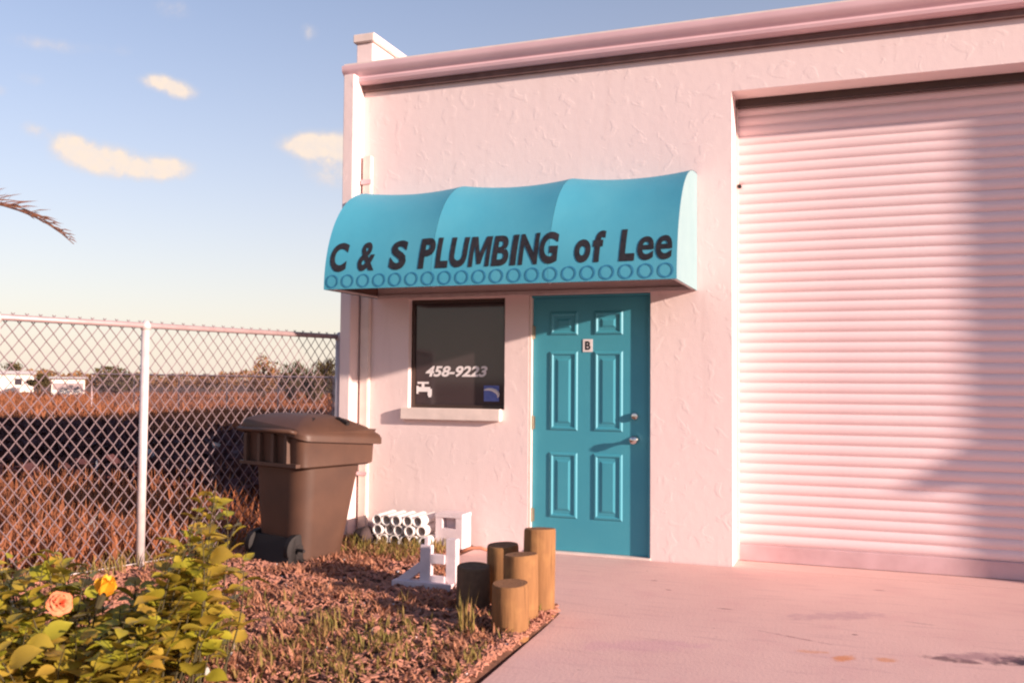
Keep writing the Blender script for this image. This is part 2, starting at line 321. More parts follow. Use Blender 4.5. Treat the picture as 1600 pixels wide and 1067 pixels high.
EDGE = .845
ap = MB()                                                    # L-shaped slab with a rounded worn edge
poly = [(-.46, -.005), (-.46, -.80), (.12, -1.02), (.52, -1.52), (.70, -1.74), (EDGE-.03, -1.82), (EDGE-.01, -2.2), (EDGE+.02, -3.2), (EDGE+.14, -9.5), (14, -9.5), (14, -.005)]
ap.prism(poly, 'z', -.12, 0)
tag(ap.build('concrete_apron', CONC, bevel=.008), kind='structure')
def bedz(x, y): return .035 + .028*noise.noise(Vector((x*2.1, y*2.1, 3))) + .012*noise.noise(Vector((x*7, y*7, 1)))
def fence_x(y): return -1.757 + .295*y if y < 0 else -1.7
def in_walk(x, y):
    if y > -.02 and x > -.46: return True
    ins = False; j = len(poly)-1
    for i in range(len(poly)):
        (xa, ya), (xb, yb) = poly[i], poly[j]
        if (ya > y) != (yb > y) and x < (xb-xa)*(y-ya)/(yb-ya)+xa: ins = not ins
        j = i
    return ins
bd = MB(); idx = {}
nx, ny = 70, 100; x0, x1, y0, y1 = -3.6, EDGE+.1, -6.5, -.004
for j in range(ny+1):
    for i in range(nx+1):
        x = x0+(x1-x0)*i/nx; y = y0+(y1-y0)*j/ny; z = bedz(x, y)
        if in_walk(x, y): z = -.05
        elif in_walk(x+.06, y) or in_walk(x, y+.06): z = min(z, .006)
        if x < fence_x(y) - .25: z = -.06
        idx[i, j] = len(bd.v); bd.v.append((x, y, z))
for j in range(ny):
    for i in range(nx): bd.f.append((idx[i, j], idx[i+1, j], idx[i+1, j+1], idx[i, j+1]))
tag(bd.build('mulch_bed', SOIL, smooth=True), kind='structure')

ch = MB()                                                    # bark chips lying on the bed
n = 0
while n < 19000:
    y = -6 + 5.95*random.random()**.8; x = random.uniform(-2.9, EDGE+.05)
    if in_walk(x+.02, y+.02) or x < fence_x(y)-.05 or (y > -1.0 and x < -.4 and random.random() < .3): continue
    if y < -4.6 and random.random() < .6: continue
    if n > 17600: y = random.uniform(-4.2, -1.9); x = EDGE-.008-abs(random.gauss(0, .05))
    n += 1
    L = random.uniform(.008, .026)*(1.5 if random.random() < .12 else 1); W = L*random.uniform(.3, .7); H = random.uniform(.003, .008)
    mt = Matrix.Translation((x, y, bedz(x, y)+random.uniform(.0, .014))) @ Matrix.Rotation(random.uniform(0, 6.3), 4, 'Z') @ Matrix.Rotation(random.gauss(0, .45), 4, 'X') @ Matrix.Rotation(random.gauss(0, .35), 4, 'Y')
    k = random.uniform(-.3, .3)
    q = [(-L, -W, 0), (L, -W*(1+k), 0), (L*(1-.3*abs(k)), W, 0), (-L, W*(1-k), 0)]
    vv = [mt @ Vector(p) for p in q] + [mt @ Vector((p[0]*.9, p[1]*.85, H)) for p in q]
    ch.add(vv, [(4,5,6,7), (0,1,5,4), (1,2,6,5), (2,3,7,6), (3,0,4,7)])
tag(ch.build('bark_mulch', CHIP, fix=False), 'loose reddish bark chips covering the planting bed', 'mulch', kind='stuff')

def blades(mbx, x, y, z, n, h, spread, wd):
    for _ in range(n):
        a = random.uniform(0, 6.283); hh = h*random.uniform(.5, 1.15); ln = spread*random.uniform(.3, 1)
        px, py = x+random.gauss(0, spread*.35), y+random.gauss(0, spread*.35); dx, dy = math.cos(a), math.sin(a); w_ = wd*random.uniform(.6, 1.3)
        sxx, syy = -dy*w_, dx*w_
        mbx.add([(px-sxx, py-syy, z), (px+sxx, py+syy, z), (px+dx*ln*.45+sxx*.9, py+dy*ln*.45+syy*.9, z+hh*.65), (px+dx*ln*.45-sxx*.9, py+dy*ln*.45-syy*.9, z+hh*.65), (px+dx*ln, py+dy*ln, z+hh)],
                [(0,1,2,3), (3,2,4)])
fd = MB()                                                    # wild dry growth beyond the fence
cnt = 0
while cnt < 15000:
    d = 2 + 60*random.random()**2.2; a = R(random.uniform(-66, -14))
    x = CAM.x + math.sin(a)*d*1.25; y = CAM.y + math.cos(a)*d*1.25
    if x > fence_x(y)-.12 or (y > 0 and x > -1.8): continue
    cnt += 1; far = min(1, d/25)
    pat = .5+.5*noise.noise(Vector((x*.35, y*.35, 0)))
    blades(fd, x, y, -.03, 5, (.16+.42*pat)*(1+.25*far), .16+.3*far, .006+.022*far)
tag(fd.build('dry_weeds', WEED, fix=False), 'rust coloured dry weeds filling the lot behind the chain link fence', 'weeds', kind='stuff')
gw = MB()                                                    # green weeds in the bed, along the fence and by the pipes
def put(nt_, fx, h, sp, nb=6, wd=.004):
    k = 0
    while k < nt_:
        x, y = fx()
        if in_walk(x+.03, y+.03): continue
        k += 1; blades(gw, x, y, bedz(x, y), nb, h*random.uniform(.5, 1.2), sp, wd)
put(190, lambda: (random.uniform(-1.5, -.52), random.uniform(-.95, -.25)), .10, .07)
put(230, lambda: (random.gauss(-.35, .45), random.gauss(-3.1, .35)), .085, .06)
put(120, lambda: (random.gauss(.35, .25), random.gauss(-3.0, .4)), .05, .05)
put(160, lambda: (lambda t: (fence_x(t)+random.gauss(0, .1), t))(random.uniform(-4, -.3)), .13, .08)
put(40, lambda: (EDGE-.09+random.gauss(0, .03), random.uniform(-3.4, -1.5)), .06, .04)
put(10, lambda: (random.gauss(.53, .02), random.gauss(-2.55, .02)), .2, .05, 4)
tag(gw.build('green_weeds', GRASS, fix=False), 'short olive green weeds sprouting between the bark chips', 'weeds', kind='stuff')

lt = MB(); k = 0                                              # dry leaf litter and matted stalks on the bed
while k < 1700:
    x = random.uniform(-2.2, .75); y = random.uniform(-4.4, -.6); pn = noise.noise(Vector((x*1.7, y*1.7, 9)))
    if in_walk(x+.05, y+.05) or x < fence_x(y) or pn < -.05: continue
    k += 1; blades(lt, x, y, bedz(x, y), 6, .05*random.uniform(.4, 1.3), .09, .007)
tag(lt.build('dry_litter', LITTER, fix=False), 'dry orange leaf litter and stalks matted on the bark chips', 'litter', kind='stuff')
br = MB(); k = 0                                              # dense maroon brush along the building's shadow band, shade put into its colour
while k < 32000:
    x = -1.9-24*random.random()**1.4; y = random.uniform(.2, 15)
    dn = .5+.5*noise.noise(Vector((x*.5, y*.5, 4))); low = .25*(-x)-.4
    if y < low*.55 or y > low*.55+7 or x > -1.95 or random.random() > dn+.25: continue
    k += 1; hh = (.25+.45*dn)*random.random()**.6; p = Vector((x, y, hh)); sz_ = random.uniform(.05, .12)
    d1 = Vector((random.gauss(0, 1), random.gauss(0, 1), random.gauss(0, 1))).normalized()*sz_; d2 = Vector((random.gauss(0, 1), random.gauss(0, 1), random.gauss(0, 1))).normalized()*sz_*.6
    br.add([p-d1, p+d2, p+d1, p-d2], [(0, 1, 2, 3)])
tag(br.build('shaded_maroon_brush', BRUSHSH, fix=False), 'dense maroon brush behind the fence, coloured darker for the building shadow', 'brush', kind='stuff')

# ------------------------------------------------------------------ the shop building
B = empty('shop_building', (2, 0, 0), 'pale pink stucco commercial unit with roller door and teal entrance door', 'building')
GX0, GX1, GZ = 1.591, 5.3, 3.573
WX0, WX1, WZ0, WZ1 = -1.113, -.235, 1.129, 2.049
DX0, DX1, DZ = -.028, .972, 2.06
LX, RX, TOP, BK = -1.578, 9.0, 4.06, 18.0
def wall_with_openings():
    ops = [(WX0, WX1, WZ0, WZ1, .11), (DX0, DX1, -.2, DZ, .10), (GX0, GX1, -.2, GZ, .345)]
    xs = sorted({LX, RX, *[o[0] for o in ops], *[o[1] for o in ops]}); zs = sorted({-.2, TOP, *[o[2] for o in ops], *[o[3] for o in ops]})
    m = MB(); vid = {}
    def V(x, y, z):
        k = (round(x, 4), round(y, 4), round(z, 4))
        if k not in vid: vid[k] = len(m.v); m.v.append(k)
        return vid[k]
    for i in range(len(xs)-1):
        for j in range(len(zs)-1):
            cx, cz = (xs[i]+xs[i+1])/2, (zs[j]+zs[j+1])/2
            if any(o[0] < cx < o[1] and o[2] < cz < o[3] for o in ops): continue
            m.f.append((V(xs[i],0,zs[j]), V(xs[i+1],0,zs[j]), V(xs[i+1],0,zs[j+1]), V(xs[i],0,zs[j+1])))
    for (a, b, c, d, t) in ops:
        zz = [z for z in zs if c <= z <= d]; xx = [x for x in xs if a <= x <= b]
        for k in range(len(zz)-1):
            m.f.append((V(a,0,zz[k]), V(a,0,zz[k+1]), V(a,t,zz[k+1]), V(a,t,zz[k]))); m.f.append((V(b,0,zz[k]), V(b,t,zz[k]), V(b,t,zz[k+1]), V(b,0,zz[k+1])))
        for k in range(len(xx)-1): m.f.append((V(xx[k],0,d), V(xx[k+1],0,d), V(xx[k+1],t,d), V(xx[k],t,d)))
        if c > 0:
            for k in range(len(xx)-1): m.f.append((V(xx[k],0,c), V(xx[k],t,c), V(xx[k+1],t,c), V(xx[k+1],0,c)))
    me = bpy.data.meshes.new('wall'); me.from_pydata(m.v, [], m.f); me.update()
    return link('wall', me, STUCCO, B)
wall_with_openings()
MB().box(LX-.101, LX, -.18, BK, -.2, 4.0).build('end_wall', STUCCO, B, bevel=.006)
MB().box(LX-.10, LX+.06, .03, BK, 4.003, 4.34).build('parapet', STUCCO, B, bevel=.006)
MB().box(LX-.125, LX+.085, .005, BK+.02, 4.343, 4.42).build('parapet_cap', CREAM, B, bevel=.008)
MB().box(LX+.003, RX, .05, BK, 3.9, 4.055).build('roof', ROOFG, B)
MB().box(LX+.003, RX, BK-.2, BK-.003, -.2, 3.897).build('back_wall', STUCCO, B)
MB().box(RX, RX+.2, .0, BK, -.2, 4.06).build('side_wall', STUCCO, B)
MB().box(7.0, 7.2, -.66, -.003, -.2, 4.42).build('shadow_wing_wall', STUCCO, B, bevel=.006)  # unseen wall added to cast the shadow on the roller door
# gutter: stepped profile along the eaves
gp = [(-.004, 3.935), (-.075, 3.935), (-.105, 3.952), (-.112, 3.975), (-.104, 3.992), (-.118, 4.012), (-.145, 4.035), (-.152, 4.060), (-.152, 4.088), (-.138, 4.095), (-.138, 4.075), (-.004, 4.075)]
go = MB().prism(gp, 'x', LX-.14, RX).build('gutter', GUTTER, B); smooth_by_angle(go, 40)
MB().box(LX-.13, RX-.01, -.13, .045, 4.079, 4.11).build('drip_edge', CREAM, B)
# chase and its strap by the left corner
MB().box(LX+.020, LX+.105, -.050, -.003, .02, 3.31).build('downspout', CREAM, B, bevel=.008)
MB().box(LX+.012, LX+.113, -.060, -.052, 3.06, 3.10).build('strap', GUTTER, B)
MB().box(LX+.012, LX+.113, -.060, -.052, .55, .58).build('strap', GUTTER, B)
# window
wn = MB()
for bx in ((WX0, WX1, WZ0, WZ0+.03), (WX0, WX1, WZ1-.03, WZ1)): wn.box(bx[0], bx[1], .055, .11, bx[2], bx[3])
for bx in ((WX0, WX0+.03), (WX1-.03, WX1)): wn.box(bx[0], bx[1], .056, .109, WZ0+.03, WZ1-.03)
win = wn.build('window', BRONZE, B)
MB().box(WX0+.028, WX1-.028, .075, .085, WZ0+.028, WZ1-.028).build('pane', GLASS, win)
sill = MB().box(WX0-.045, WX1-.02, -.055, .108, WZ0-.095, WZ0+.004).build('sill', CREAM, win, bevel=.006)

def text_mesh(body, size, shear=0, offset=0, xs=1.0, space=1.0):
    c = bpy.data.curves.new('t', 'FONT'); c.body = body; c.size = size; c.shear = shear; c.offset = offset; c.space_character = space; c.resolution_u = 5
    o = bpy.data.objects.new('t', c); COL.objects.link(o); bpy.context.view_layer.update()
    me = bpy.data.meshes.new_from_object(o.evaluated_get(bpy.context.evaluated_depsgraph_get()))
    bpy.data.objects.remove(o); bpy.data.curves.remove(c)
    for v in me.vertices: v.co.x *= xs
    return me
def fit(me, x0, x1, z0, z1):                                  # lay flat text into a rectangle
    ax = [v.co.x for v in me.vertices]; ay = [v.co.y for v in me.vertices]
    a0, a1, b0, b1 = min(ax), max(ax), min(ay), max(ay)
    for v in me.vertices: v.co = Vector((x0+(v.co.x-a0)/(a1-a0)*(x1-x0), z0+(v.co.y-b0)/(b1-b0)*(z1-z0), 0))
    return me
def upright(me, y):
    for v in me.vertices: v.co = Vector((v.co.x, y, v.co.y))
    return me
link('phone_number', upright(fit(text_mesh('458-9223', .12, .25, .004), -.985, -.415, 1.395, 1.487), .0725), WHITEP, win)
fc = MB()                                                    # tap emblem
fy0, fy1 = .0715, .0735
for bx in ((-1.06, -.955, 1.335, 1.352), (-1.02, -.995, 1.305, 1.337), (-1.055, -.94, 1.268, 1.308), (-.962, -.925, 1.235, 1.292), (-1.068, -1.05, 1.25, 1.318), (-.955, -.93, 1.222, 1.237)): fc.box(bx[0], bx[1], fy0, fy1, bx[2], bx[3]); fy0 -= .0003; fy1 -= .0003
fc.build('tap_emblem', WHITEP, win)
st = MB().box(-.445, -.31, .0715, .0735, 1.195, 1.325).build('sticker', BLUEP, win)
em = MB(); arc = [(-.42+.085*math.cos(t)+.02, .0695, 1.245+.05*math.sin(t)) for t in [x*.25-.4 for x in range(11)]]
em.tube(arc, [.004, .008, .012, .015, .017, .017, .015, .013, .011, .008, .004], 6).build('sticker_mark', WHITEP, st)

# entrance door with six raised panels
DY = .042
MB().box(DX0+.004, DX0+.022, .006, .090, .0, DZ-.003).build('door_jamb', CREAM, B); MB().box(DX1-.02, DX1-.004, .012, .090, .0, DZ-.003).build('door_jamb', TEAL, B)
MB().box(DX0+.022, DX1-.02, .010, .090, DZ-.022, DZ-.003).build('door_head', TEAL, B)
door = MB().box(DX0+.024, DX1-.022, DY, DY+.045, .018, DZ-.024).build('door', TEAL, B, bevel=.002)
MB().box(DX0+.0, DX1-.0, -.012, .098, .0005, .016).build('threshold', CREAM, B)
def raised_panel(xa, xb, za, zb):
    m = MB(); lv = [(0, 0), (.010, -.009), (.022, -.011), (.034, -.001), (.058, -.002), (.075, -.009)]
    rs = []
    for ins, dy in lv:
        o = len(m.v); m.v += [(xa+ins, DY-.0005+dy, za+ins), (xb-ins, DY-.0005+dy, za+ins), (xb-ins, DY-.0005+dy, zb-ins), (xa+ins, DY-.0005+dy, zb-ins)]; rs.append(o)
    for a, b in zip(rs, rs[1:]):
        for k in range(4): m.f.append((a+k, a+(k+1)%4, b+(k+1)%4, b+k))
    o = rs[-1]; m.f.append((o, o+1, o+2, o+3))
    m.build('panel', TEAL, door, fix=False)
for xa, xb in ((.140, .376), (.508, .744)):
    for za, zb in ((.276, .798), (.972, 1.606), (1.735, 1.925)): raised_panel(xa, xb, za, zb)
for z in (.29, 1.03, 1.76):
    MB().tube([(DX0+.024, .034, z-.055), (DX0+.024, .034, z+.055)], .012, 8).box(DX0+.026, DX0+.045, .0375, .0415, z-.05, z+.05).build('hinge', HINGE, door)
kb = MB().tube([(.845, .041, .915), (.845, .034, .915), (.845, .012, .915), (.845, -.004, .915), (.845, -.020, .915), (.845, -.038, .915), (.845, -.048, .915)], [.034, .034, .012, .014, .027, .029, .012], 14)
smooth_by_angle(kb.build('knob', METAL, door), 50)
db = MB().tube([(.845, .041, 1.098), (.845, .022, 1.098), (.845, .004, 1.098), (.845, .001, 1.098)], [.030, .030, .024, .012], 14)
smooth_by_angle(db.build('deadbolt', METAL, door), 50)
pl = MB().box(.418, .498, .0375, .0405, 1.600, 1.702).build('number_plate', WHITEP, door, bevel=.001)
link('letter', upright(fit(text_mesh('B', .1, 0, .004), .436, .482, 1.616, 1.686), .0365), INK, pl)

# roller door: interlocking curved slats between two guides, heavy bottom bar
PIT = .0775; SY = .300
rdo = MB().box(GX0+.002, GX1-.002, .346, .352, 0, GZ+.2).build('roller_door', SLATB, B)
prof = [(.010, 0), (.008, .005), (.000, .013), (-.005, .026), (-.007, .040), (-.005, .055), (.001, .067), (.008, .0745), (.010, PIT)]
sm = MB(); nP = len(prof); XS = [GX0+.012, (GX0+GX1)/2, GX1-.012]
for x in XS: sm.v += [(x, p[0], p[1]) for p in prof]
for i in range(len(XS)-1):
    for k in range(nP-1): sm.f.append((i*nP+k, (i+1)*nP+k, (i+1)*nP+k+1, i*nP+k+1))
for x_i in (0, len(XS)-1): sm.f.append(tuple(x_i*nP+k for k in range(nP)))
z = .125; s0 = None; k = 0
while z < GZ - .01:
    if s0 is None:
        s0 = sm.build('slat', SLAT, rdo, origin=(0, 0, 0)); smooth_by_angle(s0, 60); s0.location = Vector((0, SY, z)) - root_origin(rdo)
    else: copy_mesh(s0, rdo, Vector((0, SY+random.gauss(0, .0006), z)) - root_origin(rdo))
    z += PIT; k += 1
MB().prism([(.290, .003), (.290, .118), (.302, .124), (.325, .124), (.325, .003)], 'x', GX0+.012, GX1-.012).build('bottom_bar', SLATB, rdo)
MB().box(GX0+.003, GX0+.014, .278, .334, .002, GZ-.003).build('guide_rail', CREAM, rdo); MB().box(GX1-.014, GX1-.003, .278, .334, .002, GZ-.003).build('guide_rail', CREAM, rdo)
MB().tube([(GX0+.024, .302, 2.90), (GX0+.024, .268, 2.90)], .016, 8).build('bolt', BIND, rdo)

MB().box(GX0+.002, GX1-.002, -.004, .345, -.1, -.001).build('floor_slab', CONC, B)
MB().box(GX0+.015, GX1-.015, .225, .280, GZ-.062, GZ-.003).build('header_shade_strip', BRONZE, rdo)  # dark strip put in for the shade under the lintel
MB().box(LX+.002, RX-.01, -.040, -.003, 3.880, 3.932).build('gutter_shade_strip', GUTTERSH, B)  # dark strip put in for the shade below the gutter

# ------------------------------------------------------------------ awning with print
AX0, AX1, AZB, AZT, AD = -1.42, 1.334, 2.062, 2.955, .85
A = empty('awning', ((AX0+AX1)/2, -.02, AZB), 'teal quarter round awning lettered in black above the window and door', 'awning')
RIBS = [AX0, AX0+(AX1-AX0)/3, AX0+2*(AX1-AX0)/3, AX1]
H = AZT-AZB
def surf(x, th, off=0):
    """Point on the fabric: th 0 = front hem, pi/2 = top at the wall; the cloth sags between the ribs."""
    u = (x-AX0)/(AX1-AX0)*3; fu = u-math.floor(min(max(u, 0), 2.9999)); sag = .055*4*fu*(1-fu)*min(1, max(0, math.sin(min(th, 1.57))*1.6-.10)) if 0 <= u <= 3 else 0
    c = max(0, math.cos(th)); y = -AD*c**.82; zz = H*math.sin(th)
    nrm = Vector((0, -math.cos(th)/AD, math.sin(th)/H)).normalized()
    return Vector((x, y-.012, AZB+zz)) + nrm*(off-sag*.62)
NX, NT = 48, 24
grid = [[None]*(NT+1) for _ in range(NX+1)]
for p in range(3):
    cv = MB(); n0 = 16
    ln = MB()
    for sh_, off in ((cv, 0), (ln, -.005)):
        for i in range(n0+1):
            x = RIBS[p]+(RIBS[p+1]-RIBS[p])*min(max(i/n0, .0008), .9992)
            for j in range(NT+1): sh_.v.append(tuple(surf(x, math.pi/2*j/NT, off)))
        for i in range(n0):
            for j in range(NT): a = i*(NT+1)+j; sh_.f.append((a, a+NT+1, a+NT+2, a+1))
    co_ = cv.build('canopy', VINYL, A, smooth=True, fix=False); ln.build('inner_shade', INNERSH, co_, smooth=True, fix=False)  # inner shell carries the awning's inside shade as colour
for x, m_ in ((AX0+.002, VINYL), (AX1-.006, VINYLSUN)):
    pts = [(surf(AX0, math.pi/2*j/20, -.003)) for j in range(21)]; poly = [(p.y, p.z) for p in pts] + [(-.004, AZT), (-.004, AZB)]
    tag(MB().prism(poly, 'x', x, x+.005).build('end_panel', m_, A), 'awning end, sunlight put into its pale colour' if m_ is VINYLSUN else None)
MB().prism([(p.y+.004, p.z) for p in [surf(AX0, math.pi/2*j/20, -.012) for j in range(21)]] + [(-.006, AZT-.02), (-.006, AZB+.002)], 'x', AX0+.008, AX0+.011).build('inner_shade', INNERSH, A)  # inner face of the left end, shade put into its colour
for x in RIBS:
    xx = min(max(x, AX0+.03), AX1-.03)
    MB().tube([surf(x, math.pi/2*j/16, -.05)*1.0 + Vector((xx-x, 0, 0)) for j in range(17)], .011, 6).build('rib', GALV, A)
MB().tube([(AX0+.012, -AD+.006, AZB+.012), (AX1-.012, -AD+.006, AZB+.012)], .011, 6).build('front_bar', GALV, A)
MB().box(AX0+.01, AX1-.01, -.03, -.004, AZB+.002, AZB+.03).build('wall_bar', GALV, A)
for x in (AX0+.02, AX1-.03): MB().tube([(x, -.035, AZB+.014), (x, -AD+.02, AZB+.014)], .011, 6).build('side_bar', GALV, A)
# lettering printed on the cloth
arcS = [0]; NA = 200
for k in range(NA): arcS.append(arcS[-1] + (surf(AX0, math.pi/2*(k+1)/NA)-surf(AX0, math.pi/2*k/NA)).length)
def th_at(s):
    for k in range(NA):
        if arcS[k+1] >= s: return math.pi/2*(k+(s-arcS[k])/(arcS[k+1]-arcS[k]))/NA
    return math.pi/2
def wrap(me, off):
    bm = bmesh.new(); bm.from_mesh(me)
    ys = [v.co.y for v in bm.verts]; xs_ = [v.co.x for v in bm.verts]
    k = min(ys)
    while k < max(ys):
        bmesh.ops.bisect_plane(bm, geom=bm.verts[:]+bm.edges[:]+bm.faces[:], plane_co=(0, k, 0), plane_no=(0, 1, 0)); k += .022
    k = min(xs_)
    while k < max(xs_):
        bmesh.ops.bisect_plane(bm, geom=bm.verts[:]+bm.edges[:]+bm.faces[:], plane_co=(k, 0, 0), plane_no=(1, 0, 0)); k += .05
    for v in bm.verts: v.co = surf(v.co.x, th_at(v.co.y), off)
    bm.to_mesh(me); bm.free(); return me
lower = .135
LETTERS = [('C', -1.379, -1.230, 0.245, 0.0130), ('&', -1.134, -0.989, 0.245, 0.0095), ('S', -0.862, -0.721, 0.245, 0.0130), ('P', -0.613, -0.480, 0.245, 0.0130), ('L', -0.470, -0.370, 0.245, 0.0130), ('U', -0.360, -0.215, 0.245, 0.0130), ('M', -0.205, -0.032, 0.245, 0.0060), ('B', -0.022, 0.108, 0.245, 0.0095), ('I', 0.123, 0.177, 0.245, 0.0130), ('N', 0.187, 0.339, 0.245, 0.0095), ('G', 0.343, 0.483, 0.245, 0.0130), ('o', 0.606, 0.723, 0.178, 0.0130), ('f', 0.737, 0.825, 0.245, 0.0130), ('L', 0.930, 1.039, 0.245, 0.0130), ('e', 1.057, 1.173, 0.178, 0.0065), ('e', 1.186, 1.300, 0.178, 0.0065)]
def bold_m():
    pts = [(0, 0), (0, 1), (.29, 1), (.5, .42), (.71, 1), (1, 1), (1, 0), (.80, 0), (.80, .70), (.59, .08), (.41, .08), (.20, .70), (.20, 0)]
    bm = bmesh.new(); vs_ = [bm.verts.new((x+.05*y, y, 0)) for x, y in pts]; f = bm.faces.new(vs_); bmesh.ops.triangulate(bm, faces=[f])
    me = bpy.data.meshes.new('letter'); bm.to_mesh(me); bm.free(); return me
for body, xa, xb, hh, bold in LETTERS:
    me = fit(bold_m(), xa, xb, lower, lower+hh) if body == 'M' else fit(text_mesh(body, .3, .05, bold), xa, xb, lower, lower+hh)
    link('letter', wrap(me, .003), INK, A)
for k in range(20):                                           # row of printed circles along the hem
    cx = AX0+.075 + k*(AX1-AX0-.15)/19; m = MB(); n_ = 28; ro, ri = .053, .0435
    for t in range(n_):
        a = 2*math.pi*t/n_
        for rr in (ro, ri): m.v.append(tuple(surf(min(max(cx+rr*math.cos(a), AX0+.001), AX1-.001), th_at(.062+rr*.98*math.sin(a)), .003)))
    for t in range(n_): m.f.append((2*t, 2*((t+1)%n_), 2*((t+1)%n_)+1, 2*t+1))
    m.build('printed_circle', RINGINK, A, fix=False)

# unseen wedge added on the unseen wing wall's end to notch the roller door's shadow
casterx = MB().prism([(-.661, 1.90), (-.661, 1.64), (-.70, 1.62), (-.775, 1.625), (-.775, 1.665)], 'x', 7.03, 7.17).build('door_shadow_caster', BRONZE, bevel=.004)
tag(casterx, 'unseen dark wedge added on the unseen right wing wall end to notch the door shadow', 'shadow caster')

# ------------------------------------------------------------------ chain link fence
FH = 1.738; FD = Vector((-.283, -.959, 0)).normalized(); F0 = Vector((-1.757, -.02, 0))
F = empty('chain_link_fence', F0 + FD*1.5, 'galvanised chain link fence running from the building corner towards the camera', 'fence')
FL = 4.6
def fp(t, z, dn=0): return F0 + FD*t + Vector((FD.y, -FD.x, 0))*dn + Vector((0, 0, z))
for t, r_ in ((.03, .028), (1.87, .030), (2.90, .030), (4.55, .030)):
    po = MB().tube([fp(t, -.1), fp(t, FH-.02)], r_, 12).build('post', GALV, F, smooth=True)
    cp = MB().tube([fp(t, FH-.03), fp(t, FH+.005), fp(t, FH+.03), fp(t, FH+.04)], [r_+.006, r_+.006, r_*.7, .004], 12).build('post_cap', GALV, po, smooth=True)
MB().tube([fp(0, FH), fp(FL, FH)],   .021, 10).build('top_rail', RAILM, F, smooth=True)
MB().tube([fp(0, .06), fp(FL, .06)], .004, 5).build('tension_wire', GALV, F)
wm = MB(); DW, DH = .088, .108; ZT = FH+.035
def diag(t0, sgn, dn):
    # a wire crossing the panel along one diagonal, clipped to the panel
    slope = DH/DW*sgn; pts = []
    z0_, z1_ = .03, ZT
    ta = t0; tb = t0 + (z1_-z0_)/slope
    a, b = (ta, z0_), (tb, z1_)
    def clip(p, q):
        (t1_, zA), (t2_, zB) = p, q
        if t1_ < 0: zA += (0-t1_)*slope; t1_ = 0
        if t1_ > FL: zA += (FL-t1_)*slope; t1_ = FL
        return (t1_, zA)
    if (ta < 0 and tb < 0) or (ta > FL and tb > FL): return
    A_, B_ = clip(a, b), clip(b, a)
    n_ = max(2, int(abs(B_[1]-A_[1])/(DH/2)))
    P_ = [fp(A_[0]+(B_[0]-A_[0])*i/n_, A_[1]+(B_[1]-A_[1])*i/n_, dn+(.003 if i % 2 else -.003)) for i in range(n_+1)]
    wm.tube(P_, .0036, 4, cap=False)
span = (ZT)*DW/DH
k = -span
while k < FL+span:
    diag(k, 1, .030); diag(k, -1, .037); k += DW
tag(wm.build('wire_mesh', WIRE, F, fix=False), kind='stuff')

# ------------------------------------------------------------------ wheeled rubbish cart
th = R(17); BN = Vector((-math.sin(th), -math.cos(th), 0)); BS = Vector((math.cos(th), -math.sin(th), 0))
cart_base = Vector((-1.44, -1.00, .02)); KS = .93
K = empty('rubbish_cart', cart_base, 'big brown wheeled rubbish cart with a peaked lid beside the fence', 'bin')
def cp_(s, b, z): return cart_base + (BS*s + BN*b)*KS + Vector((0, 0, z))      # s across, b towards the wheeled back
def loft(secs):
    m = MB(); n_ = None
    for (pts, z) in secs:
        n_ = len(pts)
        for (s, b) in pts: m.v.append(tuple(cp_(s, b, z if not callable(z) else z(s, b))))
    for i in range(len(secs)-1):
        for k in range(n_): m.f.append((i*n_+k, i*n_+(k+1)%n_, (i+1)*n_+(k+1)%n_, (i+1)*n_+k))
    m.f.append(tuple(range(n_-1, -1, -1))); m.f.append(tuple((len(secs)-1)*n_+k for k in range(n_))); return m
def rrect(s0, s1, b0, b1, r_, n_=4):
    out = []
    for (cx, cy, a0) in ((s1-r_, b1-r_, 0), (s0+r_, b1-r_, 90), (s0+r_, b0+r_, 180), (s1-r_, b0+r_, 270)):
        for i in range(n_+1): a = R(a0+90*i/n_); out.append((cx+r_*math.cos(a), cy+r_*math.sin(a)))
    return out
body = loft([(rrect(-.27, .25, -.20, .30, .13, 7), .03), (rrect(-.275, .255, -.21, .305, .14, 7), .06), (rrect(-.335, .315, -.37, .33, .15, 7), .80), (rrect(-.34, .32, -.375, .335, .15, 7), .86)])
bo = body.build('body', BIN, K); smooth_by_angle(bo, 40)
rim = loft([(rrect(-.345, .325, -.39, .345, .07), .70), (rrect(-.365, .345, -.42, .365, .07), .715), (rrect(-.375, .355, -.43, .375, .07), .94), (rrect(-.385, .365, -.445, .385, .07), .965)])
ro_ = rim.build('rim_band', BIN, K); smooth_by_angle(ro_, 40)
for s in (-.30, -.13, .04, .20):                               # grip ribs on the back of the band
    MB().add([cp_(s+a, b, z_) for z_ in (.725, .945) for (a, b) in ((-.022, .366), (.022, .366), (.018, .402), (-.018, .402))], [(0,1,2,3), (7,6,5,4), (0,4,5,1), (1,5,6,2), (2,6,7,3), (3,7,4,0)]).build('rib', BIN, ro_)
MB().add([cp_(s, b, z_) for z_ in (.715, .74) for (s, b) in ((-.36, .366), (.34, .366), (.34, .412), (-.36, .412))], [(0,1,2,3), (7,6,5,4), (0,4,5,1), (1,5,6,2), (2,6,7,3), (3,7,4,0)]).build('ledge', BIN, ro_)
